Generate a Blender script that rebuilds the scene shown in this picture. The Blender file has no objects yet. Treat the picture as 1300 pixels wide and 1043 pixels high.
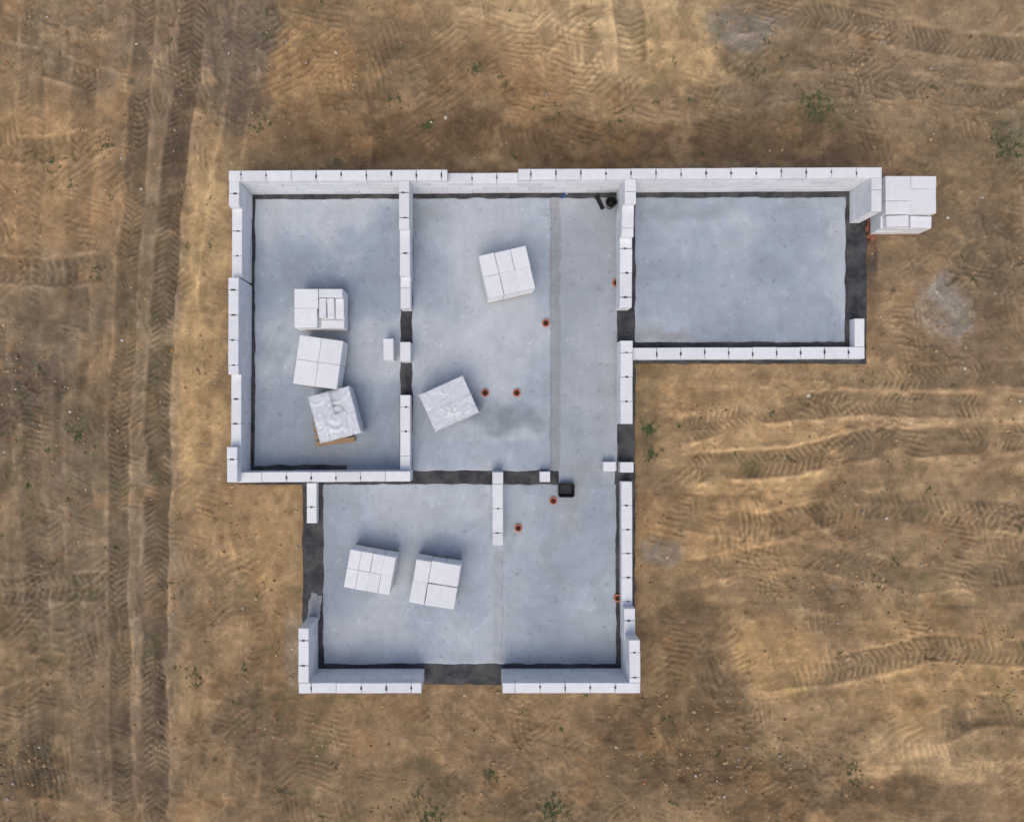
import bpy, bmesh, math, random
import numpy as np
from mathutils import Vector, Matrix
random.seed(5)
scene=bpy.context.scene
H=17.6; NX=605.0; NY=540.0; PPM=50.0
def s_at(z): return (H-z)/(H*PPM)
def W(px,py,z=0.0):
    s=s_at(z); return ((px-NX)*s,(NY-py)*s)
def lin(c):
    r=[]
    for v in c:
        v=v/255.0
        r.append(v/12.92 if v<=0.04045 else ((v+0.055)/1.055)**2.4)
    return np.array(r)
# ---------------- noise ----------------
_tab={}
def vn(x,y,seed=0):
    if seed not in _tab: _tab[seed]=np.random.RandomState(seed+11).rand(256,256)
    t=_tab[seed]
    xi=np.floor(x).astype(int); yi=np.floor(y).astype(int)
    fx=x-xi; fy=y-yi
    fx=fx*fx*(3-2*fx); fy=fy*fy*(3-2*fy)
    a=t[xi%256,yi%256]; b=t[(xi+1)%256,yi%256]; c=t[xi%256,(yi+1)%256]; d=t[(xi+1)%256,(yi+1)%256]
    return (a*(1-fx)+b*fx)*(1-fy)+(c*(1-fx)+d*fx)*fy
def fbm(x,y,seed=0,oct=4,g=0.5):
    o=0;a=1;n=0
    for i in range(oct):
        o=o+a*vn(x*2**i+i*17.3,y*2**i+i*9.1,seed+i); n+=a; a*=g
    return o/n
def sst(a,b,x):
    t=np.clip((x-a)/(b-a),0,1); return t*t*(3-2*t)
# ---------------- materials ----------------
def newmat(name):
    m=bpy.data.materials.new(name); m.use_nodes=True
    nt=m.node_tree; b=nt.nodes['Principled BSDF']; return m,nt,b
def N(nt,t,**k):
    n=nt.nodes.new(t)
    for a,v in k.items(): setattr(n,a,v)
    return n
def noise_mat(name,base,var=0.15,scale=6,rough=0.85,bump=0.3,bscale=60,attr=None,bdist=0.01,spec=0.3,var2=0.0,scale2=60,dust=None):
    m,nt,b=newmat(name); L=nt.links.new
    g=N(nt,'ShaderNodeNewGeometry')
    n1=N(nt,'ShaderNodeTexNoise'); n1.inputs['Scale'].default_value=scale; n1.inputs['Detail'].default_value=8; n1.inputs['Roughness'].default_value=0.65
    L(g.outputs['Position'],n1.inputs['Vector'])
    mr=N(nt,'ShaderNodeMapRange'); mr.inputs['From Min'].default_value=0.3; mr.inputs['From Max'].default_value=0.7
    mr.inputs['To Min'].default_value=1-var; mr.inputs['To Max'].default_value=1+var
    L(n1.outputs['Fac'],mr.inputs['Value'])
    n3=N(nt,'ShaderNodeTexNoise'); n3.inputs['Scale'].default_value=scale2; n3.inputs['Detail'].default_value=6
    L(g.outputs['Position'],n3.inputs['Vector'])
    mr3=N(nt,'ShaderNodeMapRange'); mr3.inputs['From Min'].default_value=0.3; mr3.inputs['From Max'].default_value=0.7
    mr3.inputs['To Min'].default_value=1-var2; mr3.inputs['To Max'].default_value=1+var2
    L(n3.outputs['Fac'],mr3.inputs['Value'])
    mm=N(nt,'ShaderNodeMath',operation='MULTIPLY'); L(mr.outputs[0],mm.inputs[0]); L(mr3.outputs[0],mm.inputs[1])
    vm=N(nt,'ShaderNodeVectorMath',operation='SCALE')
    if attr:
        a=N(nt,'ShaderNodeAttribute'); a.attribute_name=attr
        if base is None: L(a.outputs['Color'],vm.inputs[0])
        else:
            v2=N(nt,'ShaderNodeVectorMath',operation='MULTIPLY'); v2.inputs[1].default_value=base
            L(a.outputs['Color'],v2.inputs[0]); L(v2.outputs[0],vm.inputs[0])
    else: vm.inputs[0].default_value=base
    L(mm.outputs[0],vm.inputs['Scale'])
    if dust:
        n5=N(nt,'ShaderNodeTexNoise'); n5.inputs['Scale'].default_value=2.2; n5.inputs['Detail'].default_value=9; n5.inputs['Roughness'].default_value=0.7
        L(g.outputs['Position'],n5.inputs['Vector'])
        r5=N(nt,'ShaderNodeMapRange'); r5.inputs['From Min'].default_value=0.42; r5.inputs['From Max'].default_value=0.68; r5.inputs['To Max'].default_value=0.8
        L(n5.outputs['Fac'],r5.inputs['Value'])
        mx=N(nt,'ShaderNodeMix'); mx.data_type='RGBA'; L(r5.outputs[0],mx.inputs[0]); L(vm.outputs[0],mx.inputs[6]); mx.inputs[7].default_value=(*dust,1)
        L(mx.outputs[2],b.inputs['Base Color'])
    else: L(vm.outputs[0],b.inputs['Base Color'])
    b.inputs['Roughness'].default_value=rough
    b.inputs['Specular IOR Level'].default_value=spec
    n2=N(nt,'ShaderNodeTexNoise'); n2.inputs['Scale'].default_value=bscale; n2.inputs['Detail'].default_value=6
    L(g.outputs['Position'],n2.inputs['Vector'])
    bp=N(nt,'ShaderNodeBump'); bp.inputs['Strength'].default_value=bump; bp.inputs['Distance'].default_value=bdist
    L(n2.outputs['Fac'],bp.inputs['Height']); L(bp.outputs[0],b.inputs['Normal'])
    return m
M_block=noise_mat('aerated_concrete',(0.83,0.835,0.845),0.05,5,0.9,0.25,90,attr='tint',spec=0.2,var2=0.03)
M_dark=noise_mat('joint_dark',(0.08,0.08,0.085),0.2,30,0.9)
M_mem=noise_mat('bitumen_membrane',(0.032,0.033,0.036),0.4,6,0.7,0.9,14,spec=0.35,var2=0.35,scale2=45,dust=(0.12,0.115,0.11),bdist=0.02)
M_found=noise_mat('foundation_concrete',(0.2,0.2,0.2),0.25,5)
M_slab=noise_mat('slab_concrete',None,0.05,3.0,0.85,0.2,70,attr='Col',spec=0.25,var2=0.06,scale2=40)
M_soil=noise_mat('sandy_soil',None,0.09,9,0.97,1.0,32,attr='Col',bdist=0.03,spec=0.1,var2=0.20,scale2=60)
M_wood=noise_mat('pallet_wood',(0.34,0.22,0.12),0.25,10,0.8)
M_orange=noise_mat('orange_pvc',(0.52,0.16,0.08),0.15,20,0.45)
M_pit=noise_mat('pipe_inside',(0.05,0.025,0.02),0.1,10)
M_blackpl=noise_mat('black_plastic',(0.018,0.018,0.02),0.2,10,0.4)
M_brick=noise_mat('red_brick',(0.28,0.11,0.07),0.25,25)
M_mortar=noise_mat('mortar',(0.30,0.31,0.32),0.25,12)
M_stone=noise_mat('clod_soil',None,0.25,20,0.97,0.6,60,attr='Col')
M_steel=noise_mat('steel',(0.35,0.36,0.38),0.1,20,0.35)
M_blue=noise_mat('blue_plastic',(0.03,0.1,0.35),0.1,20,0.4)
def film_mat():
    m,nt,b=newmat('stretch_film'); L=nt.links.new
    b.inputs['Base Color'].default_value=(0.76,0.79,0.84,1); b.inputs['Roughness'].default_value=0.14
    b.inputs['Alpha'].default_value=0.42; b.inputs['Specular IOR Level'].default_value=1.0
    g=N(nt,'ShaderNodeNewGeometry'); n=N(nt,'ShaderNodeTexNoise'); n.inputs['Scale'].default_value=4; n.inputs['Detail'].default_value=2; n.inputs['Distortion'].default_value=0.6
    L(g.outputs['Position'],n.inputs['Vector'])
    bp=N(nt,'ShaderNodeBump'); bp.inputs['Strength'].default_value=0.8; bp.inputs['Distance'].default_value=0.05
    L(n.outputs['Fac'],bp.inputs['Height']); L(bp.outputs[0],b.inputs['Normal'])
    return m
M_film=film_mat()
def grass_mat():
    m,nt,b=newmat('weed_green'); L=nt.links.new
    g=N(nt,'ShaderNodeNewGeometry'); n=N(nt,'ShaderNodeTexNoise'); n.inputs['Scale'].default_value=12
    L(g.outputs['Position'],n.inputs['Vector'])
    r=N(nt,'ShaderNodeValToRGB'); r.color_ramp.elements[0].position=0.35; r.color_ramp.elements[1].position=0.7
    r.color_ramp.elements[0].color=(0.05,0.08,0.025,1); r.color_ramp.elements[1].color=(0.12,0.14,0.05,1)
    L(n.outputs['Fac'],r.inputs[0]); L(r.outputs[0],b.inputs['Base Color']); b.inputs['Roughness'].default_value=0.8
    return m
M_grass=grass_mat()
# ---------------- mesh helpers ----------------
def link(o): scene.collection.objects.link(o); return o
def empty(name,loc,label,cat,group=None):
    e=bpy.data.objects.new(name,None); e.empty_display_size=0.3; e.location=loc; link(e)
    e['label']=label; e['category']=cat
    if group: e['group']=group
    return e
class MB:
    """mesh builder with per-face tint and material index"""
    def __init__(s): s.v=[];s.f=[];s.m=[];s.t=[]
    def box(s,x0,x1,y0,y1,z0,z1,mi=0,t=1.0,ch=0.0,mat=None):
        if ch>0:
            c=ch
            pts=[(x0,y0,z0),(x1,y0,z0),(x1,y1,z0),(x0,y1,z0),
                 (x0,y0,z1-c),(x1,y0,z1-c),(x1,y1,z1-c),(x0,y1,z1-c),
                 (x0+c,y0+c,z1),(x1-c,y0+c,z1),(x1-c,y1-c,z1),(x0+c,y1-c,z1)]
            fs=[(3,2,1,0),(0,1,5,4),(1,2,6,5),(2,3,7,6),(3,0,4,7),(4,5,9,8),(5,6,10,9),(6,7,11,10),(7,4,8,11),(8,9,10,11)]
        else:
            pts=[(x0,y0,z0),(x1,y0,z0),(x1,y1,z0),(x0,y1,z0),(x0,y0,z1),(x1,y0,z1),(x1,y1,z1),(x0,y1,z1)]
            fs=[(3,2,1,0),(0,1,5,4),(1,2,6,5),(2,3,7,6),(3,0,4,7),(4,5,6,7)]
        if mat is not None: pts=[tuple(mat@Vector(p)) for p in pts]
        b=len(s.v); s.v+=pts
        for f in fs: s.f.append(tuple(i+b for i in f)); s.m.append(mi); s.t.append(t)
    def make(s,name,mats,parent=None,smooth=False):
        me=bpy.data.meshes.new(name); me.from_pydata(s.v,[],s.f)
        for m in mats: me.materials.append(m)
        me.polygons.foreach_set('material_index',s.m)
        ca=me.color_attributes.new('tint','FLOAT_COLOR','CORNER')
        d=[]
        for p in me.polygons:
            t=s.t[p.index]
            if not isinstance(t,tuple): t=(t,t,t)
            d+=[t[0],t[1],t[2],1.0]*p.loop_total
        ca.data.foreach_set('color',d)
        if smooth: me.polygons.foreach_set('use_smooth',[True]*len(me.polygons))
        me.update()
        o=bpy.data.objects.new(name,me); link(o)
        if parent: o.parent=parent
        return o
def grid_obj(name,xs,ys,zf,colf,mat,parent=None,smooth=True,xyf=None,skirt=0):
    X,Y=np.meshgrid(xs,ys); X=X.copy();Y=Y.copy()
    if xyf: X,Y=xyf(X,Y)
    Z=zf(X,Y); C=colf(X,Y,Z)
    nx=len(xs);ny=len(ys)
    co=np.stack([X,Y,Z],-1).reshape(-1,3).astype(np.float32)
    i=np.arange(nx*ny).reshape(ny,nx)
    q=np.stack([i[:-1,:-1],i[:-1,1:],i[1:,1:],i[1:,:-1]],-1).reshape(-1,4)
    me=bpy.data.meshes.new(name)
    me.vertices.add(len(co)); me.vertices.foreach_set('co',co.ravel())
    me.loops.add(q.size); me.loops.foreach_set('vertex_index',q.ravel().astype(np.int32))
    me.polygons.add(len(q)); me.polygons.foreach_set('loop_start',(np.arange(len(q))*4).astype(np.int32))
    me.polygons.foreach_set('loop_total',np.full(len(q),4,dtype=np.int32))
    me.polygons.foreach_set('use_smooth',np.full(len(q),smooth))
    me.update(calc_edges=True)
    ca=me.color_attributes.new('Col','FLOAT_COLOR','POINT')
    cc=np.concatenate([C.reshape(-1,3),np.ones((nx*ny,1))],1).astype(np.float32)
    ca.data.foreach_set('color',cc.ravel())
    me.materials.append(mat)
    o=bpy.data.objects.new(name,me); link(o)
    if parent: o.parent=parent
    return o
# ---------------- ground ----------------
GZ=-0.16
def topx(X,Y):
    s=s_at(GZ); return X/s+NX, NY-Y/s
tracks=[
 # pts px, halfwidth m, lug spacing, lug slope, depth, strength
 ([(200,1060),(198,850),(200,700),(204,450),(214,280),(232,130),(258,-60)],0.30,0.16,1.2,0.07,1.3),
 ([(158,1060),(154,800),(150,600),(158,400),(172,200),(190,-60)],0.26,0.15,-1.0,0.05,1.0),
 ([(60,1060),(52,800),(38,620),(34,400),(40,240),(48,-60)],0.30,0.18,1.0,0.04,0.6),
 ([(110,1060),(105,800),(100,600),(96,350),(110,100),(120,-60)],0.30,0.17,-1.1,0.04,0.5),
 ([(326,-60),(312,90),(285,230),(262,420)],0.28,0.16,1.0,0.04,0.7),
 ([(-40,60),(80,90),(170,120)],0.3,0.18,1.0,0.04,0.8),
 ([(-40,180),(40,190),(140,182)],0.3,0.2,0.4,0.04,0.7),
 ([(-40,340),(60,345),(150,338)],0.34,0.2,0.3,0.04,0.8),
 ([(-40,500),(30,500),(60,505)],0.4,0.22,0.0,0.04,0.8),
 ([(-40,755),(60,745),(150,742)],0.34,0.18,0.6,0.04,0.9),
 ([(-40,1000),(60,990),(130,1005)],0.34,0.18,0.4,0.04,0.9),
 ([(830,475),(980,462),(1120,480),(1360,470)],0.30,0.16,1.0,0.04,1.0),
 ([(840,560),(960,520),(1100,510),(1360,520)],0.30,0.15,-0.9,0.04,1.0),
 ([(850,600),(1000,585),(1110,560),(1200,560),(1360,550)],0.34,0.16,0.9,0.05,1.2),
 ([(840,650),(960,670),(1100,640),(1360,660)],0.32,0.17,0.8,0.04,0.9),
 ([(850,730),(1000,700),(1160,735),(1360,720)],0.30,0.16,-0.8,0.04,0.7),
 ([(960,860),(1060,850),(1180,820),(1360,830)],0.32,0.16,0.7,0.04,1.0),
 ([(1010,620),(1130,720),(1200,850),(1240,1060)],0.3,0.15,1.0,0.03,0.5),
 ([(1170,930),(1240,900),(1360,905)],0.38,0.18,0.4,0.04,1.2),
 ([(790,-60),(800,40),(806,110)],0.36,0.17,0.5,0.04,1.1),
 ([(720,-60),(700,40),(660,75)],0.3,0.17,0.6,0.03,0.7),
 ([(900,30),(1050,20),(1160,50),(1360,70)],0.3,0.16,1.0,0.04,0.9),
 ([(860,130),(1000,112),(1140,110),(1360,130)],0.3,0.16,-1.0,0.03,0.6),
 ([(1140,80),(1170,130),(1165,160)],0.3,0.17,0.5,0.03,0.8),
 ([(1200,300),(1250,350),(1360,390)],0.3,0.17,0.5,0.03,0.6),
 ([(560,900),(640,960),(760,1060)],0.3,0.17,0.8,0.03,0.5),
 ([(300,640),(330,760),(320,900),(300,1060)],0.3,0.17,0.8,0.03,0.5),
 ([(870,760),(900,860),(1000,960),(1100,1060)],0.3,0.17,0.8,0.04,0.6),
]
def track_fields(X,Y):
    dz=np.zeros_like(X); msk=np.zeros_like(X)
    s=s_at(GZ)
    wob=(fbm(X*0.9,Y*0.9,70,3)-0.5)*0.4
    wob2=(fbm(X*3,Y*3,75,3)-0.5)*0.35
    br=fbm(X*1.3,Y*1.3,90,4); br2=fbm(X*1.1+30,Y*1.1,95,4)
    for k,(pts,hw,sp,sl,dep,st) in enumerate(tracks):
        P=[((a-NX)*s,(NY-b)*s) for a,b in pts]
        best=np.full(X.shape,1e9); sd=np.zeros_like(X); al=np.zeros_like(X); acc=0
        for (ax,ay),(bx,by) in zip(P[:-1],P[1:]):
            dx,dy=bx-ax,by-ay; Ls=math.hypot(dx,dy); ux,uy=dx/Ls,dy/Ls
            t=np.clip((X-ax)*ux+(Y-ay)*uy,0,Ls)
            qx=X-(ax+t*ux); qy=Y-(ay+t*uy); d=np.hypot(qx,qy)
            sg=(X-ax)*(-uy)+(Y-ay)*ux
            u=d<best; best=np.where(u,d,best); sd=np.where(u,np.sign(sg)*d,sd); al=np.where(u,acc+t,al); acc+=Ls
        tot=acc
        endf=sst(0,1.0,al)*sst(0,1.0,tot-al)
        dd=np.abs(sd+wob*0.5)
        ins=1-sst(hw*0.7,hw*1.15,dd)
        m=sst(0.28,0.54,br+0.08*np.sin(k*2.1))*st*endf
        m2=sst(0.40,0.56,br2+0.07*np.sin(k*3.7))*st*endf
        ph=2*np.pi*(al/sp+sl*dd/sp*0.6+wob2*0.8)
        lug=np.tanh(np.sin(ph)*1.5)
        groove=lug*0.014*ins*(0.3+0.7*sst(0.03,0.1,dd))
        ridge=np.exp(-((dd-hw*1.2)/0.08)**2)*0.038*(vn(X*5,Y*5,33))
        line=-np.exp(-((dd-hw*0.95)/0.04)**2)*0.013
        dz+=m*(-dep*0.4*ins+ridge+line)+m2*groove
        msk=np.maximum(msk,m*ins)
    for k,(th,sp) in enumerate([(0.25,0.15),(1.35,0.14),(2.2,0.17)]):
        m=sst(0.61,0.70,fbm(X*0.8+k*31,Y*0.8-k*17,120+k*7,3))
        u=(X*math.cos(th)+Y*math.sin(th))/sp+wob*6
        dz+=np.tanh(np.sin(2*np.pi*u)*1.5)*0.011*m*sst(0.4,0.6,vn(X*2.3,Y*2.3,130+k))
    return dz,np.clip(msk,0,1)
def bdist(px,py):
    def rd(x0,y0,x1,y1):
        dx=np.maximum(np.maximum(x0-px,px-x1),0); dy=np.maximum(np.maximum(y0-py,py-y1),0); return np.hypot(dx,dy)
    return np.minimum(np.minimum(rd(304,230,805,613),rd(386,600,805,867)),rd(800,230,1098,460))
patches=[ # px,py,rx,ry,color,strength
 (1080,300,280,240,(142,122,97),0.7),(1120,90,260,110,(144,124,98),0.7),(520,960,260,90,(134,113,87),0.6),
 (760,35,160,60,(208,178,134),0.95),(850,65,70,45,(200,168,122),0.85),(640,90,100,50,(164,132,94),0.7),
 (262,210,30,110,(194,164,120),0.95),(256,350,32,120,(192,162,118),1.0),(245,490,38,150,(190,160,116),1.0),(300,665,60,40,(174,142,102),0.7),(340,700,40,60,(178,146,104),0.7),
 (60,240,70,110,(170,138,100),0.8),(40,180,50,40,(182,148,106),0.7),(120,60,90,60,(142,124,102),0.6),
 (1000,500,190,60,(180,150,110),0.9),(950,590,110,60,(190,158,114),0.95),(940,670,100,60,(184,150,106),0.85),(1200,560,110,60,(174,146,110),0.85),(1050,760,160,60,(152,128,97),0.6),
 (1200,860,120,80,(184,152,108),0.9),(1180,960,90,30,(192,162,120),0.85),(980,830,60,50,(186,152,106),0.85),(900,950,60,30,(172,140,100),0.6),
 (560,930,150,50,(160,132,99),0.6),(330,900,60,90,(118,101,81),0.75),(400,100,70,60,(174,140,98),0.8),(380,170,40,40,(134,110,82),0.5),
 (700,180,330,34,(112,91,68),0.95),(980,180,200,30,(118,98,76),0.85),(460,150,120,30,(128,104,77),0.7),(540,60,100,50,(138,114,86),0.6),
 (30,490,80,60,(106,95,80),0.9),(60,580,90,50,(120,105,87),0.8),(150,850,60,160,(122,106,87),0.6),(40,900,60,60,(114,99,79),0.8),(30,970,50,40,(88,78,63),0.8),
 (120,720,120,120,(132,117,96),0.7),(60,400,90,60,(126,112,93),0.7),
 (1195,390,36,40,(168,160,147),0.85),(940,40,50,26,(148,140,126),0.75),(1035,140,40,24,(104,98,70),0.5),(842,700,22,18,(150,146,138),0.6),
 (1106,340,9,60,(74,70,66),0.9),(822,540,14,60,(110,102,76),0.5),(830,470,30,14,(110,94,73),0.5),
 (870,830,60,90,(116,97,74),0.85),(860,940,90,70,(112,93,70),0.9),(700,1020,180,30,(122,105,80),0.7),(960,1010,80,50,(110,91,68),0.85),(1130,1010,60,30,(110,91,68),0.75),
 (300,60,50,110,(124,110,93),0.9),(215,90,50,140,(132,114,94),0.8),(195,600,30,420,(140,123,100),0.9),(110,640,50,100,(136,120,98),0.6),(170,950,60,90,(130,112,91),0.7),
 (1240,240,80,110,(136,116,89),0.7),(1220,60,90,60,(156,134,106),0.6),(1290,180,30,40,(122,114,92),0.6),(1250,330,40,60,(120,105,85),0.7),(1130,400,60,50,(158,132,100),0.6),
 (340,830,46,60,(154,125,90),0.6),(375,830,14,46,(148,138,124),0.5),(450,900,80,20,(134,110,82),0.6),
]
_fld={}
def ground_z(X,Y):
    px,py=topx(X,Y)
    dz,mk=track_fields(X,Y)
    far=1-sst(14,30,np.hypot(X,Y))
    z=(fbm(X*0.25,Y*0.25,1,3)-0.5)*0.16
    wx=X+(fbm(X*0.8,Y*0.8,200,3)-0.5)*1.6; wy=Y+(fbm(X*0.8,Y*0.8,210,3)-0.5)*1.6
    rid=1-np.abs(2*fbm(wx*1.3,wy*1.3,20,4)-1)
    rough=fbm(X*0.35+5,Y*0.35,40,3)
    rm=sst(0.42,0.60,rough)
    cl=1-sst(0,1,np.hypot((px-900)/140,(py-970)/90)); cl+=1-sst(0,1,np.hypot((px-30)/90,(py-500)/90)); cl+=1-sst(0,1,np.hypot((px-1080)/120,(py-1000)/70))
    cl=np.clip(cl,0,1); rm=np.clip(rm+cl,0,1)
    z=z+(sst(0.8,1.0,rid))*0.03*rm
    z=z+(fbm(X*3,Y*3,50,5,0.6)-0.5)*(0.03+0.045*rm+0.09*cl)
    lump=fbm(X*7,Y*7,57,3,0.6); z=z+sst(0.55,0.8,lump)*0.025*(0.2+rm)
    lf=1-sst(300,360,px+(fbm(X,Y,61,2)-0.5)*60); rt=sst(820,900,px)*sst(440,500,py); tp=(1-sst(120,180,py))*sst(340,420,px)
    lfm=lf*sst(0.32,0.58,fbm(X*0.8,Y*0.4,64,3))
    wo=fbm(X*0.6,Y*0.3,63,2)
    an=(fbm(X*5+wo*3,Y*0.45,62,4)-0.5)*lfm*0.065+(fbm(X*0.6+0.1*Y,Y*5,66,4)-0.5)*np.maximum(rt,tp*0.6)*0.05
    z=z+an*far; _fld['an']=an; _fld['lump']=lump
    bd=bdist(px,py); near=1-sst(0,50,bd)
    z=z*(1-0.7*near)+dz*(1-near)*far
    z=z+0.03*near*fbm(X*2,Y*2,60,3)
    ins=(bd<=0)
    z=np.where(ins,-0.12,z)
    _fld['mk']=mk*far; _fld['rm']=rm; _fld['dz']=dz*(1-near)
    return GZ+z
def ground_c(X,Y,Z):
    px,py=topx(X,Y)
    base=lin((150,126,96))
    C=np.ones(X.shape+(3,))*base
    n=fbm(X*0.45,Y*0.45,300,5,0.6); n2=fbm(X*1.7,Y*1.7,310,5,0.65); n3=fbm(X*6,Y*6,320,4,0.7); n4=fbm(X*14,Y*14,325,2,0.8); n5=fbm(X*1.1+50,Y*1.1,335,5,0.7)
    jx=(fbm(X*0.9,Y*0.9,330,5,0.65)-0.5)*150; jy=(fbm(X*0.9,Y*0.9,340,5,0.65)-0.5)*150
    def mix(C,col,f): return C*(1-f[...,None])+lin(col)*f[...,None]
    C=mix(C,(182,152,112),sst(0.5,0.68,n)*0.55)
    C=mix(C,(120,102,80),(1-sst(0.34,0.5,n))*0.55)
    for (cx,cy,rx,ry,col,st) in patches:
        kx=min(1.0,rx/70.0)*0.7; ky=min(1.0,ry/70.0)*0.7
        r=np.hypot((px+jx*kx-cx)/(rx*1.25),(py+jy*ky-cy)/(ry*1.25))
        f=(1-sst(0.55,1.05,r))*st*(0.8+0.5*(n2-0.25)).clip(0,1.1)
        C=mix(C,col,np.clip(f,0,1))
    C=mix(C,(194,164,122),sst(0.56,0.72,n2)*0.28)
    C=mix(C,(176,136,92),sst(0.58,0.72,n5)*0.3)
    C=mix(C,(106,89,69),(1-sst(0.30,0.45,n2))*0.28)
    C=mix(C,(146,130,106),_fld['mk']*0.3)
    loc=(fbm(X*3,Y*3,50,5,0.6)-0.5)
    C=C*(1+ (loc*0.8)[...,None])*(1+(sst(0.5,0.8,_fld['lump'])-0.15)[...,None]*0.18)  # tint follows height: relief shading put into soil colour, hollows darker
    C=C*(1+np.clip(_fld['dz'],-0.03,0.03)[...,None]*13)*(1+np.clip(_fld['an'],-0.03,0.03)[...,None]*10)  # ruts and drag streaks get painted shade too, raised edges painted lighter
    C=C*(1+(n3-0.5)[...,None]*0.36)*(1+(n4-0.5)[...,None]*0.24)
    gm=sst(0.60,0.74,fbm(X*0.7+40,Y*0.7,400,3))*sst(0.5,0.7,fbm(X*5,Y*5,410,3))
    C=mix(C,(98,102,66),gm*0.35)
    return np.clip(C*1.02,0.01,0.9)
dx=0.034
core_x=np.arange(-13.4,15.4,dx); core_y=np.arange(-11.6,12.4,dx)
def ext(a,sgn):
    st=dx; p=a; out=[]
    while abs(p-a)<420: st*=1.22; p+=sgn*st; out.append(p)
    return np.array(out)
gx=np.concatenate([ext(core_x[0],-1)[::-1],core_x,ext(core_x[-1],1)])
gy=np.concatenate([ext(core_y[0],-1)[::-1],core_y,ext(core_y[-1],1)])
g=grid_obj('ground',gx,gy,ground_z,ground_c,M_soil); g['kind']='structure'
def gheight(x,y):
    return float(ground_z(np.array([[x]]),np.array([[y]]))[0,0])
# ---------------- house ----------------
house=empty('unfinished_house',(0,0,0),'unfinished white block house with low walls on a concrete slab foundation','house')
def poly_prism(name,pts,z0,z1,mat,parent,jit=0.0,sub=0.0):
    P=[]
    n=len(pts)
    for i in range(n):
        a=pts[i];b=pts[(i+1)%n]; L=math.hypot(b[0]-a[0],b[1]-a[1]); k=max(1,int(L/sub)) if sub else 1
        for j in range(k):
            t=j/k; P.append((a[0]+(b[0]-a[0])*t+random.uniform(-jit,jit),a[1]+(b[1]-a[1])*t+random.uniform(-jit,jit)))
    bm=bmesh.new(); vs=[bm.verts.new((p[0],p[1],z1)) for p in P]; f=bm.faces.new(vs)
    f.normal_update()
    if f.normal.z<0: f.normal_flip()
    r=bmesh.ops.extrude_face_region(bm,geom=[f]); 
    for e in r['geom']:
        if isinstance(e,bmesh.types.BMVert): e.co.z=z0
    bmesh.ops.recalc_face_normals(bm,faces=bm.faces)
    me=bpy.data.meshes.new(name); bm.to_mesh(me); bm.free(); me.materials.append(mat)
    o=bpy.data.objects.new(name,me); link(o)
    if parent: o.parent=parent
    return o
out=[(305,231),(1097,227),(1098,459),(805,460),(805,867),(385,867),(386,613),(304,613)]
poly_prism('foundation',[W(*p) for p in out],-0.7,-0.004,M_found,house)
outm=[(304,230),(1099,226),(1100,461),(806,461),(806,868),(383.5,868),(384.5,614),(303,614)]
poly_prism('damp_proof_membrane',[W(*p) for p in outm],-0.002,0.004,M_mem,house,jit=0.028,sub=0.22)
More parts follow.
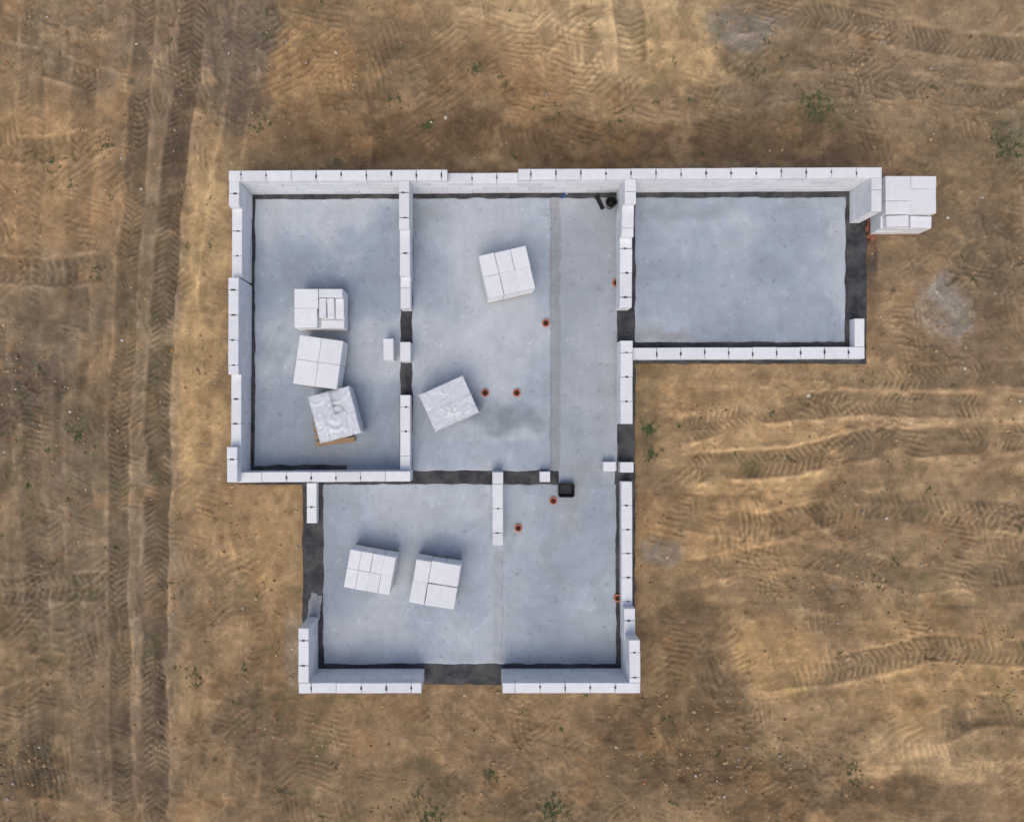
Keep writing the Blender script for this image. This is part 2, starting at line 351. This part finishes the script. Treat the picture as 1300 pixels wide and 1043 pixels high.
def slabcol(X,Y,Z):
    px=X/s_at(0.01)+NX; py=NY-Y/s_at(0.01)
    C=np.ones(X.shape+(3,))*lin((166,175,184))
    def mix(C,col,f): return C*(1-f[...,None])+lin(col)*f[...,None]
    wv=(fbm(X*2.5,Y*2.5,500,4)-0.5)
    def rect(x0,y0,x1,y1,s=2,j=3):
        w=wv*j
        return sst(x0-s,x0+s,px+w)*(1-sst(x1-s,x1+s,px+w))*sst(y0-s,y0+s,py)*(1-sst(y1-s,y1+s,py))
    def blob(cx,cy,rx,ry):
        jx=(fbm(X*1.2,Y*1.2,510,4)-0.5)*60; jy=(fbm(X*1.2,Y*1.2,520,4)-0.5)*60
        return 1-sst(0.1,1.2,np.hypot((px+jx-cx)/rx,(py+jy-cy)/ry))
    C=mix(C,(155,166,177),rect(310,240,510,600,3)*0.9)
    C=mix(C,(160,170,180),rect(800,240,1080,440,3)*0.9)
    n=fbm(X*0.5,Y*0.5,530,5,0.55); n2=fbm(X*2.2,Y*2.2,540,5,0.6); st=fbm(X*0.8,Y*6,550,4); st2=fbm(X*7,Y*0.7,560,4)
    C=mix(C,(188,194,199),sst(0.47,0.66,n)*0.75)
    C=mix(C,(144,153,162),(1-sst(0.32,0.5,n))*0.55)
    C=mix(C,(162,167,171),rect(706,245,790,600,3,6)*0.6)
    C=mix(C,(150,150,149),rect(699,250,710,612,2,7)*0.7)
    C=mix(C,(120,120,120),rect(698.0,250,700,604,0.8,4)*0.5)
    C=mix(C,(128,128,128),rect(709.5,250,711,604,0.8,8)*0.35)
    C=mix(C,(161,170,177),rect(640,612,790,850)*0.5)
    C=mix(C,(164,165,164),rect(626,698,637,866,2,7)*0.45)
    C=mix(C,(130,131,131),rect(637,698,638.6,866,0.8,5)*0.45)
    C=mix(C,(160,163,163),blob(760,600,60,25)*0.5)
    C=mix(C,(198,203,207),blob(600,460,80,60)*0.65)
    C=mix(C,(196,201,205),blob(640,420,60,90)*0.5); C=mix(C,(192,197,202),blob(600,300,60,50)*0.4); C=mix(C,(190,196,201),blob(740,780,30,50)*0.4)
    C=mix(C,(130,136,142),blob(648,528,60,34)*0.5)
    for q in [(612,525,16,30),(630,552,18,14),(645,524,14,26),(668,534,18,16),(684,545,14,12)]:
        C=mix(C,(120,127,134),blob(*q)*0.5)
    C=mix(C,(196,200,204),blob(655,560,40,14)*0.5)
    C=mix(C,(190,196,201),blob(470,660,60,40)*0.5); C=mix(C,(142,148,153),blob(700,720,20,40)*0.45)
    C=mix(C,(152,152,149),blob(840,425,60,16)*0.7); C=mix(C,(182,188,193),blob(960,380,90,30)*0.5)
    C=mix(C,(144,149,152),blob(545,272,44,18)*0.6); C=mix(C,(144,151,157),blob(880,270,80,14)*0.5)
    C=mix(C,(168,162,150),blob(722,640,20,60)*0.35); C=mix(C,(168,163,153),blob(420,580,60,14)*0.3)
    C=C*(1+(n2-0.5)[...,None]*0.24)*(1+(st-0.5)[...,None]*0.08)*(1+(st2-0.5)[...,None]*0.08)
    for k,(cx,cy) in enumerate([(3,-2),(-9,1)]):
        r=np.hypot(X-cx,Y-cy); a=np.arctan2(Y-cy,X-cx)
        l=fbm(r*9,a*3,600+k,2)*sst(0.5,0.65,vn(X*1.1,Y*1.1,610+k)); C=C*(1+0.05*(sst(0.55,0.66,l))[...,None])
    spk=vn(X*22,Y*22,620)*vn(X*9,Y*9,621); C=C*(1-0.28*sst(0.62,0.8,spk)[...,None])
    spk=vn(X*20+5,Y*20,622)*vn(X*6,Y*6,623); C=C*(1+0.2*sst(0.62,0.8,spk)[...,None])
    return np.clip(C*0.98,0.02,0.9)
def slab(name,x0,y0,x1,y1,z=0.014,label=None):
    a=W(x0,y1,z); b=W(x1,y0,z)
    xs=np.linspace(a[0],b[0],max(3,int((b[0]-a[0])/0.03))); ys=np.linspace(a[1],b[1],max(3,int((b[1]-a[1])/0.03)))
    def xyf(X,Y):
        jx=(fbm(X*3,Y*3,640,3)-0.5)*0.10; jy=(fbm(X*3,Y*3,650,3)-0.5)*0.10
        X[:,0]+=jx[:,0]; X[:,-1]+=jx[:,-1]; Y[0,:]+=jy[0,:]; Y[-1,:]+=jy[-1,:]
        return X,Y
    def zf(X,Y):
        Z=np.full(X.shape,z)+(fbm(X*0.8,Y*0.8,660,3)-0.5)*0.004
        Z[0,:]=-0.001;Z[-1,:]=-0.001;Z[:,0]=-0.001;Z[:,-1]=-0.001
        return Z
    o=grid_obj(name,xs,ys,zf,slabcol,M_slab,house,True,xyf)
    return o
slab('floor_slab',323,252,509,591)
slab('floor_slab.001',440,588,509,598,0.0115)
slab('floor_slab.002',523,251,784,597.5)
slab('floor_slab.003',806,250,1073.5,434.5)
slab('floor_slab.004',709,592,781,618,0.0115)
slab('floor_slab.005',410,614,782.5,843)
# walls
TH=0.245
def wall(p0,p1,h,th=TH,marks=True,course=0.25):
    a=Vector(W(p0[0],p0[1],h)); b=Vector(W(p1[0],p1[1],h))
    d=b-a; L=d.length; ang=math.atan2(d.y,d.x)
    mat=Matrix.Translation((a.x,a.y,0))@Matrix.Rotation(ang,4,'Z')
    mb=MB(); nc=int(round(h/course)); z=0.005
    mb.box(0.012,L-0.012,-th/2+0.012,th/2-0.012,z,h-0.012,0,0.25,mat=mat)
    for c in range(nc):
        z0=z+c*(h-z)/nc; z1=z+(c+1)*(h-z)/nc-0.005
        x=0.0; first=True
        while x<L-0.01:
            bl=0.6
            if first and c%2==1: bl=0.3
            first=False
            x1=min(L,x+bl)
            if L-x1<0.12: x1=L
            g=0.004; j=random.uniform(-0.004,0.004); top=z1+(random.uniform(-0.003,0.002) if c==nc-1 else 0)
            t=random.uniform(0.92,1.0)
            if random.random()<0.15: t*=0.94
            mb.box(x+g,x1-g,-th/2+j,th/2+j,z0,top,0,(t,t,t*1.005),ch=0.008,mat=mat)
            if c==nc-1 and marks and x>0.05 and random.random()<0.9:
                w=random.uniform(0.03,0.05); k=random.uniform(0.025,0.055); o=random.uniform(-0.03,0.03)
                mb.box(x-w/2,x+w/2,o-k,o+k,z1-0.01,z1+0.004,1,1.0,mat=mat)
                if random.random()<0.3: mb.box(x-0.004,x+0.004,-th/2+0.01,th/2-0.01,z1-0.01,z1+0.003,1,1.0,mat=mat)
            x=x1
    return mb.make('wall',[M_block,M_dark],house)
wall((290,223),(568,221.5),1.0)
wall((568,226.2),(658,225.6),0.75)
wall((658,221),(1120,218.5),1.0)
wall((297,229.8),(297,262),1.0); wall((301,262),(300.6,352),0.75); wall((296.3,352),(296,475),1.0)
wall((300,475),(299.5,567),0.75); wall((294.6,567),(294.6,612),1.0)
wall((301,605.7),(521,604.5),0.75)
wall((513,228.5),(513,290),1.0); wall((514,290),(514,350),0.75); wall((514.6,350),(514.6,391),0.5); wall((514.3,501),(514.3,598.2),0.5)
wall((800.5,227),(800.5,258),1.0,0.27); wall((797.5,258),(797,300),0.75,0.29); wall((795,300),(794.5,390),0.5,0.30)
wall((795.5,432),(795.5,538),0.5,0.30)
wall((803.5,448.5),(1098,447.5),0.25,0.29); wall((1091.3,404),(1091.3,440),0.25)
wall((1113.3,225.2),(1113.3,268),1.0)
wall((395.6,613),(395.6,664),0.25)
wall((385.3,797),(385.3,866.5),1.0)
wall((379,873.2),(535,872.9),1.0)
wall((638,873),(813,873),1.0)
wall((795.8,611),(796.2,772),0.25,0.27); wall((799.2,772),(799.5,815),0.5,0.27); wall((805.8,812),(806.3,866.4),1.0,0.26)
wall((632,599),(632,692),0.5,0.26)
# drain pipes
def pipe(px,py,hh=0.05):
    x,y=W(px,py,hh)
    bm=bmesh.new(); n=28
    prof=[(0.078,0.0),(0.078,hh-0.03),(0.098,hh-0.028),(0.098,hh),(0.066,hh),(0.066,0.03),(0.0,0.03)]
    rings=[]
    for r,z in prof:
        if r==0: rings.append([bm.verts.new((0,0,z))]*n)
        else: rings.append([bm.verts.new((r*math.cos(2*math.pi*i/n),r*math.sin(2*math.pi*i/n),z)) for i in range(n)])
    for k in range(len(rings)-1):
        for i in range(n):
            a=rings[k][i];b=rings[k][(i+1)%n];c=rings[k+1][(i+1)%n];d=rings[k+1][i]
            f=bm.faces.new((a,b,c)) if prof[k+1][0]==0 else bm.faces.new((a,b,c,d))
            f.material_index=1 if k>=5 else 0
    bmesh.ops.recalc_face_normals(bm,faces=bm.faces)
    me=bpy.data.meshes.new('drain_pipe'); bm.to_mesh(me); bm.free(); me.materials.append(M_orange); me.materials.append(M_pit)
    o=bpy.data.objects.new('drain_pipe',me); link(o); o.location=(x,y,0.012); o.parent=house
for p in [(693,410),(782,359),(616,498.5),(656,498.5),(702.5,635.5),(658,670),(784,759)]: pipe(*p)
# ---------------- pallets of blocks ----------------
def pallet_mesh(wx,wy,off=(0,0),par=None):
    mb=MB(); hx,hy=wx/2,wy/2
    M=Matrix.Translation((off[0],off[1],0))
    for i in (-1,0,1): mb.box(-hx,hx,i*(hy-0.05)-0.05,i*(hy-0.05)+0.05,0.0,0.02,0,random.uniform(.8,1),mat=M)
    for i in (-1,0,1):
        for j in (-1,0,1): mb.box(i*(hx-0.07)-0.07,i*(hx-0.07)+0.07,j*(hy-0.05)-0.05,j*(hy-0.05)+0.05,0.02,0.10,0,mat=M)
    n=7
    for i in range(n):
        c=-hy+0.05+(wy-0.1)*i/(n-1); mb.box(-hx,hx,c-0.062,c+0.062,0.10,0.122,0,random.uniform(.7,1),mat=M)
    return mb.make('wooden_pallet',[M_wood],par)
def film_mesh(wx,wy,z0,z1,par,seed,swirl=False,amp=1.0):
    n=120; a=wx/2+0.014; b=wy/2+0.014; hh=z1-z0
    u=np.linspace(-1,1,n); U,V=np.meshgrid(u,u)
    ext=0.45
    U=U*(1+ext);V=V*(1+ext)
    ox=np.clip(np.abs(U)-1,0,None)/ext; oy=np.clip(np.abs(V)-1,0,None)/ext; o=np.maximum(ox,oy)
    x=np.clip(U,-1,1)*a; y=np.clip(V,-1,1)*b
    r1=1-np.abs(2*fbm(U*1.0+V*0.6+seed,V*1.4-U*0.5,700+seed,2)-1); r2=1-np.abs(2*fbm(U*3-V*2+seed,V*2.4+U,710+seed,2)-1)
    wr=sst(0.86,1.0,r1)*0.030+sst(0.88,1.0,r2)*0.014+fbm(U*2,V*2,720+seed,2)*0.006
    edge=sst(0.6,1.0,np.maximum(np.abs(U),np.abs(V)))
    if swirl:
        rr=np.hypot(U-0.05,V+0.1); wr=wr*0.5+0.03*(0.5+0.5*np.sin(rr*18+np.arctan2(V+0.1,U-0.05)))*(1-sst(0.45,0.75,rr))
    wr=wr*amp
    z=np.where(o>0,z1+0.006-o*hh,z1+0.006)+wr*np.where(o>0,0.3,(0.5+0.5*edge) if not swirl else 1.0)
    k=1+wr*1.2*(o>0); x=x*k; y=y*k
    z=np.maximum(z,0.03)
    i=np.arange(n*n).reshape(n,n)
    q=np.stack([i[:-1,:-1],i[:-1,1:],i[1:,1:],i[1:,:-1]],-1).reshape(-1,4)
    me=bpy.data.meshes.new('plastic_wrap'); me.from_pydata(np.stack([x,y,z],-1).reshape(-1,3).tolist(),[],q.tolist()); me.materials.append(M_film)
    me.polygons.foreach_set('use_smooth',[True]*len(q))
    ob=bpy.data.objects.new('plastic_wrap',me); link(ob); ob.parent=par
    return ob
GRP='pallets of white building blocks'
def stack(px,py,wpx,hpx,rot,label,nl=3,ori='h',missing=(),extra=(),film=False,poff=(0,0),bz=0.014,jit=0.006,rowsN=4,prot=0,lh=0.225,swirl=False,ch=0.008,boxes=(),amp=1.0):
    ztop=0.122+nl*lh
    x,y=W(px,py,ztop+bz)
    wx=wpx*s_at(ztop); wy=hpx*s_at(ztop)
    e=empty('block_pallet',(x,y,bz),label,'pallet of blocks',GRP)
    e.rotation_euler=(0,0,-math.radians(rot))
    mb=MB()
    mb.box(-wx/2+0.03,wx/2-0.03,-wy/2+0.03,wy/2-0.03,0.125,0.122+lh*(nl-2)-0.02,0,0.3)
    cols=2; rows=rowsN
    for l in range(nl):
        z0=0.123+l*lh; z1=z0+lh-0.003
        for c in range(cols):
            for r in range(rows):
                if (l,c,r) in missing: continue
                if ori=='h': X0=-wx/2+c*wx/cols; X1=X0+wx/cols; Y0=-wy/2+r*wy/rows; Y1=Y0+wy/rows
                else: X0=-wx/2+r*wx/rows; X1=X0+wx/rows; Y0=-wy/2+c*wy/cols; Y1=Y0+wy/cols
                gp=0.003; j1=random.uniform(-jit,jit); j2=random.uniform(-jit,jit)
                t=random.uniform(0.93,1.0)
                cx,cy=(X0+X1)/2,(Y0+Y1)/2
                m=Matrix.Translation((cx+j1,cy+j2,0))@Matrix.Rotation(random.uniform(-jit,jit)*1.2,4,'Z')
                mb.box(X0-cx+gp,X1-cx-gp,Y0-cy+gp,Y1-cy-gp,z0,z1+random.uniform(-0.002,0.001),0,t,ch=ch,mat=m)
    for (a0,a1,b0,b1,c0,c1,er) in boxes:  # fractions of the stack footprint, layers in height
        cx=(a0+a1)/2*wx; cy=(b0+b1)/2*wy
        m=Matrix.Translation((cx,cy,0))@Matrix.Rotation(math.radians(er),4,'Z')
        mb.box(-(a1-a0)/2*wx+0.003,(a1-a0)/2*wx-0.003,-(b1-b0)/2*wy+0.003,(b1-b0)/2*wy-0.003,0.123+c0*lh,0.123+c1*lh-0.003,0,random.uniform(.93,1),ch=ch,mat=m)
    mb.make('building_blocks',[M_block],e)
    p=pallet_mesh(max(wx,0.9)-0.02,wy-0.02,poff,e); p.rotation_euler=(0,0,math.radians(prot))
    if film: film_mesh(wx,wy,0.1,ztop,e,film,swirl,amp)
    return e
stack(404.5,391,62,49,0,'white block pallet with stepped rows on its opened side',ori='h',rowsN=2,missing=[(2,1,0),(2,1,1),(2,0,0),(2,0,1)],jit=0.008,
      boxes=[(-0.5,-0.01,0.0,0.5,2,3,0),(-0.5,-0.03,-0.5,0.0,2,2.98,1),(0.0,0.49,0.28,0.5,2,3,0),(0.0,0.15,-0.24,0.27,2,2.9,0),(0.16,0.31,-0.26,0.27,2,2.7,2),(0.32,0.5,-0.22,0.27,2,2.5,0),(0.02,0.5,-0.5,-0.29,2,2.3,1)])
stack(404,459.5,56,62,8,'neat square pallet of white blocks between two others',ori='v',jit=0.003,rowsN=2)
stack(424.5,526,53,60,-15,'half wrapped pallet of white blocks on brown wooden pallet',ori='v',missing=[(2,1,2)],film=3,jit=0.012,swirl=True,poff=(-0.20,-0.14),prot=-8)
stack(643.5,345,61,55,-13,'square pallet of white blocks standing alone on concrete',ori='v',rowsN=3,jit=0.008)
stack(570,512,60,50,-24,'pallet of blocks fully wrapped in shiny plastic film',ori='h',film=5,jit=0.002,rowsN=2,ch=0.003)
stack(469.5,726,59,49,10,'tidy pallet of white blocks on the concrete floor',ori='v',jit=0.006)
stack(552.5,741,58,56,9,'pallet of white blocks with loosened joints beside a tidy one',ori='v',jit=0.014,rowsN=3)
gz=gheight(*W(1150,262,0))
stack(1157,255,65,65,0,'compact wrapped pallet of white blocks on bare soil',ori='h',rowsN=4,missing=[(2,0,0),(2,1,0)],bz=gz+0.01,jit=0.012,
      boxes=[(-0.46,-0.02,-0.49,-0.27,2,2.75,2),(0.04,0.46,-0.5,-0.27,2,2.5,-2)])
# loose blocks
def loose(px,py,wpx,hpx,label,z0=0.016,h=0.25,rot=0,n=1):
    x,y=W(px,py,z0+h*n)
    mb=MB(); s=s_at(z0+h*n)
    for k in range(n): mb.box(-wpx*s/2,wpx*s/2,-hpx*s/2,hpx*s/2,k*h+0.001,(k+1)*h-0.002,0,random.uniform(.92,1),ch=0.008)
    o=mb.make('concrete_block',[M_block]); o.location=(x,y,z0); o.rotation_euler=(0,0,math.radians(rot))
    o['label']=label; o['category']='block'; o['group']='loose white blocks'
    return o
loose(493,443,12.5,27,'two white blocks stacked on the concrete floor',n=2,rot=1)
loose(514.5,446,13,24,'white blocks forming a pier on black membrane',z0=0.006,n=2)
loose(692,605,13,13,'small white block standing on black membrane',z0=0.006)
loose(774,592,16,12,'white block lying on concrete beside membrane')
loose(796,593,17,13,'white block at the wall opening on membrane',z0=0.006)
# bucket
def lathe(name,prof,mat,n=28):
    bm=bmesh.new(); rings=[]
    for r,z in prof: rings.append([bm.verts.new((max(r,0.001)*math.cos(2*math.pi*i/n),max(r,0.001)*math.sin(2*math.pi*i/n),z)) for i in range(n)])
    for k in range(len(rings)-1):
        for i in range(n): bm.faces.new((rings[k][i],rings[k][(i+1)%n],rings[k+1][(i+1)%n],rings[k+1][i]))
    bmesh.ops.recalc_face_normals(bm,faces=bm.faces)
    me=bpy.data.meshes.new(name); bm.to_mesh(me); bm.free(); me.materials.append(mat)
    o=bpy.data.objects.new(name,me); link(o); return o
x,y=W(776,257,0.25)
bk=empty('bucket',(x,y,0.016),'black plastic mortar bucket in the room corner','bucket')
o=lathe('bucket_body',[(0,0),(0.10,0),(0.135,0.26),(0.145,0.26),(0.145,0.275),(0.13,0.275),(0.095,0.02),(0,0.02)],M_blackpl); o.parent=bk
o=lathe('mortar_filling',[(0,0.06),(0.06,0.065),(0.100,0.055)],M_blackpl); o.parent=bk
mb=MB()
for i in range(14):
    a=math.pi*i/14
    p=Vector((0.14*math.cos(a),-0.02-0.12*math.sin(a),0.27)); mb.box(-0.004,0.004,-0.004,0.034,-0.004,0.004,0,mat=Matrix.Translation(p)@Matrix.Rotation(a,4,'Z'))
o=mb.make('handle',[M_steel],bk)
x,y=W(762,256,0.1)
mb=MB(); R=Matrix.Rotation(math.radians(-65),4,'Z')
mb.box(-0.19,0.19,-0.05,0.05,0,0.05,0,ch=0.01,mat=R); mb.box(-0.13,0.13,-0.02,0.02,0.05,0.09,0,ch=0.008,mat=R); mb.box(-0.19,-0.13,-0.07,0.07,0.0,0.08,0,ch=0.01,mat=R)
o=mb.make('hand_tool',[M_blackpl]); o.location=(x,y,0.016); o['label']='black hand tool lying by the bucket'; o['category']='tool'
x,y=W(717,246,0.1)
mb=MB(); R=Matrix.Rotation(math.radians(50),4,'Z')
mb.box(-0.12,0.04,-0.02,0.02,0.0,0.03,0,ch=0.006,mat=R); mb.box(0.04,0.16,-0.05,0.05,0.0,0.006,1,mat=R)
o=mb.make('trowel',[M_blue,M_steel]); o.location=(x,y,0.016); o['label']='small blue handled trowel at foot of wall'; o['category']='tool'
# mortar tub
x,y=W(718.5,621.5,0.1)
bm=bmesh.new()
def ringr(a,b,z,c):
    P=[(a-c,b),(-a+c,b),(-a,b-c),(-a,-b+c),(-a+c,-b),(a-c,-b),(a,-b+c),(a,b-c)]
    return [bm.verts.new((p[0],p[1],z)) for p in P]
R_=[ringr(0.16,0.13,0,0.04),ringr(0.19,0.165,0.16,0.04),ringr(0.21,0.185,0.16,0.04),ringr(0.21,0.185,0.172,0.04),ringr(0.185,0.16,0.172,0.04),ringr(0.155,0.125,0.02,0.04)]
for k in range(len(R_)-1):
    for i in range(8): bm.faces.new((R_[k][i],R_[k][(i+1)%8],R_[k+1][(i+1)%8],R_[k+1][i]))
bm.faces.new(R_[0]); bm.faces.new(R_[-1])
bmesh.ops.recalc_face_normals(bm,faces=bm.faces)
me=bpy.data.meshes.new('mortar_tub'); bm.to_mesh(me); bm.free(); me.materials.append(M_blackpl)
o=bpy.data.objects.new('mortar_tub',me); link(o); o.location=(x,y,0.016); o['label']='black rectangular mortar tub standing on concrete floor'; o['category']='tub'
# bricks
for i,(bx,by,r) in enumerate([(1103,276,10),(1104,284,80),(1102,290,-20),(1106,297,40),(1100,283,5),(1109,300,70)]):
    zz=gheight(*W(bx+2,by,0))
    mb=MB(); mb.box(-0.115,0.115,-0.055,0.055,0,0.065,0,ch=0.005); mb.box(-0.09,-0.02,-0.03,0.03,0.0655,0.067,0,0.6); mb.box(0.02,0.09,-0.03,0.03,0.0655,0.067,0,0.6)
    o=mb.make('brick',[M_brick]); xx,yy=W(bx+1,by,0); o.location=(xx,yy,zz+0.01+0.02*i*0.3); o.rotation_euler=(0.05,0.04,math.radians(r))
    o['label']='red clay brick dropped beside the foundation'; o['category']='brick'; o['group']='loose red bricks'
def heap(name,px,py,rx,ry,h,mat,label,cat,z0=0.005,seed=1):
    n=40; vs=[(0,0,h)];fs=[]
    for k in range(1,7):
        for i in range(n):
            a=2*math.pi*i/n; t=k/6; rr=t*(0.6+1.1*float(fbm(np.array([math.cos(a)*2.2+9+seed*5]),np.array([math.sin(a)*2.2+9]),800,3)[0])-0.15)
            zz=h*(1-t**1.5)*(0.5+1.0*float(vn(np.array([rr*math.cos(a)*5+20]),np.array([rr*math.sin(a)*5+20]),801+seed)[0])); vs.append((rx*rr*math.cos(a),ry*rr*math.sin(a),max(zz,0) if k<6 else 0))
    for i in range(n): fs.append((0,1+i,1+(i+1)%n))
    for k in range(5):
        for i in range(n): a=1+k*n; fs.append((a+i,a+n+i,a+n+(i+1)%n,a+(i+1)%n))
    me=bpy.data.meshes.new(name); me.from_pydata(vs,[],fs); me.materials.append(mat); me.polygons.foreach_set('use_smooth',[True]*len(fs))
    o=bpy.data.objects.new(name,me); link(o); x,y=W(px,py,0); o.location=(x,y,z0); o['label']=label; o['category']=cat; return o
heap('mortar_heap',400,770,0.16,0.42,0.015,M_mortar,'spilled grey mortar on the black membrane strip','mortar')
_co=np.empty(len(g.data.vertices)*3,dtype=np.float32); g.data.vertices.foreach_get('co',_co); _Z=_co.reshape(len(gy),len(gx),3)[:,:,2]
def gheight2(x,y):
    i=min(len(gx)-1,np.searchsorted(gx,x)); j=min(len(gy)-1,np.searchsorted(gy,y)); return float(_Z[j,i])-0.005
# ---------------- clods ----------------
def clods():
    rs=np.random.RandomState(3)
    ico=bmesh.new(); bmesh.ops.create_icosphere(ico,subdivisions=1,radius=1.0)
    bv=np.array([v.co[:] for v in ico.verts]); bf=np.array([[v.index for v in f.verts] for f in ico.faces]); ico.free()
    n=10000
    px=rs.uniform(-30,1330,n*4); py=rs.uniform(-30,1075,n*4)
    s=s_at(GZ); X=(px-NX)*s; Y=(NY-py)*s
    d=fbm(X*0.5,Y*0.5,900,3)
    w=sst(0.47,0.7,d)*0.5+0.06
    for (cx,cy,rx,ry,a) in [(880,960,120,90,1.0),(30,500,100,80,1.0),(1000,1000,120,60,.8),(1195,400,40,50,.8),(30,980,60,50,1.0),(376,830,12,50,1.0),(420,940,120,50,.4),(940,30,60,30,.7),(560,1020,160,30,.5),(1110,760,30,20,.6),(470,1000,100,40,.4)]:
        w=np.maximum(w,a*(1-sst(0.4,1.2,np.hypot((px-cx)/rx,(py-cy)/ry))))
    keep=(rs.rand(n*4)<w)&(bdist(px,py)>4)
    X=X[keep][:n];Y=Y[keep][:n]
    m=len(X); sz=0.008+0.042*rs.rand(m)**3.5
    V=[];F=[];C=[]
    cols=[lin(c)*0.97 for c in [(164,136,100),(140,114,86),(186,156,116),(162,154,142),(118,100,78),(205,198,186),(166,122,80)]]
    for i in range(m):
        sc=sz[i]*rs.uniform(0.6,1.3,3); sc[2]*=0.7
        v=bv*sc*(1+rs.uniform(-0.25,0.25,(len(bv),1)))
        a=rs.rand()*6.28; R=np.array([[math.cos(a),-math.sin(a),0],[math.sin(a),math.cos(a),0],[0,0,1]])
        V.append(v@R.T+np.array([X[i],Y[i],gheight2(X[i],Y[i])+0.005+sz[i]*0.2])); F.append(bf+i*len(bv))
        C.append(np.tile(cols[rs.choice(7,p=[.34,.22,.22,.06,.05,.03,.08])],(len(bv),1)))
    V=np.concatenate(V);F=np.concatenate(F);C=np.concatenate(C)
    me=bpy.data.meshes.new('soil_clods'); me.from_pydata(V.tolist(),[],F.tolist())
    ca=me.color_attributes.new('Col','FLOAT_COLOR','POINT'); ca.data.foreach_set('color',np.concatenate([C,np.ones((len(C),1))],1).astype(np.float32).ravel())
    me.materials.append(M_stone); o=bpy.data.objects.new('soil_clods',me); link(o); o['kind']='stuff'; o['label']='scattered soil clods and small stones on ground'; o['category']='stones'
clods()
# ---------------- weeds ----------------
def weeds():
    rs=np.random.RandomState(8); V=[];F=[]
    spots=[(1035,140,22,110),(605,87,8,24),(640,100,8,10),(540,160,6,18),(505,130,10,12),(340,40,7,12),(700,1028,18,90),(545,1032,16,70),(620,985,8,14),(822,545,7,60),(826,575,7,30),(1280,185,20,70),(95,550,10,24),(250,858,10,22),(135,185,12,20),(405,770,5,4),(1120,740,10,12),(700,140,20,20),(785,160,20,30),(960,90,10,14),(1075,985,20,40),(70,210,20,20),(120,350,10,16),(750,30,10,6),(330,160,12,14),(1180,620,8,8),(60,1000,16,20),(360,1010,14,18)]
    for _ in range(150): spots.append((rs.uniform(0,1300),rs.uniform(0,1043),rs.uniform(2,9),rs.randint(1,6)))
    for (cx,cy,r,n) in spots:
        for k in range(n):
            px=cx+rs.randn()*r*0.6; py=cy+rs.randn()*r*0.6
            if bdist(np.array([px]),np.array([py]))[0]<4: continue
            X,Y=W(px,py,GZ); Z=gheight2(X,Y); S=rs.uniform(0.4,1.0)
            for b in range(9):
                a=rs.rand()*6.28; L=rs.uniform(0.03,0.085)*S; w=0.008*S+0.001; u=np.array([math.cos(a),math.sin(a)]); q=np.array([-u[1],u[0]])
                b0=np.array([X,Y])+rs.randn(2)*0.015
                m=b0+u*L*0.6; t=b0+u*L
                i=len(V); V+= [(*(b0-q*w*0.5),Z),(*(b0+q*w*0.5),Z),(*(m+q*w),Z+L*0.5),(*(m-q*w),Z+L*0.5),(*t,Z+L*0.4)]
                F+=[(i,i+1,i+2,i+3),(i+3,i+2,i+4)]
    me=bpy.data.meshes.new('weeds'); me.from_pydata(V,[],F); me.materials.append(M_grass)
    o=bpy.data.objects.new('weeds',me); link(o); o['kind']='stuff'; o['label']='sparse low green weeds growing in sandy soil'; o['category']='weeds'
weeds()
# ---------------- light, sky, camera ----------------
el=math.radians(60); az=math.radians(195)
w=bpy.data.worlds.new('World'); scene.world=w; w.use_nodes=True; nt=w.node_tree
bg=nt.nodes['Background']; sky=nt.nodes.new('ShaderNodeTexSky'); sky.sky_type='NISHITA'; sky.sun_disc=False
sky.sun_elevation=el; sky.sun_rotation=az; sky.air_density=1.0; sky.dust_density=4.0; sky.ozone_density=0.8
nt.links.new(sky.outputs[0],bg.inputs[0]); bg.inputs[1].default_value=0.13
sd=bpy.data.lights.new('sun','SUN'); sd.energy=0.85; sd.angle=math.radians(45); sd.color=(1,0.96,0.9)
so=bpy.data.objects.new('sun',sd); link(so)
dirv=Vector((math.sin(az)*math.cos(el),math.cos(az)*math.cos(el),math.sin(el)))
so.rotation_euler=dirv.to_track_quat('Z','Y').to_euler(); so.location=dirv*30
cam=bpy.data.cameras.new('camera'); co=bpy.data.objects.new('camera',cam); link(co)
cam.sensor_fit='HORIZONTAL'; cam.sensor_width=36; cam.lens=36*H*PPM/1300
cam.shift_x=(650-NX)/1300; cam.shift_y=(NY-521.5)/1300
co.location=(0,0,H); co.rotation_euler=(0,0,0); cam.clip_end=1500; cam.clip_start=0.1
scene.camera=co
scene.view_settings.view_transform='Standard'; scene.view_settings.look='None'; scene.view_settings.exposure=0
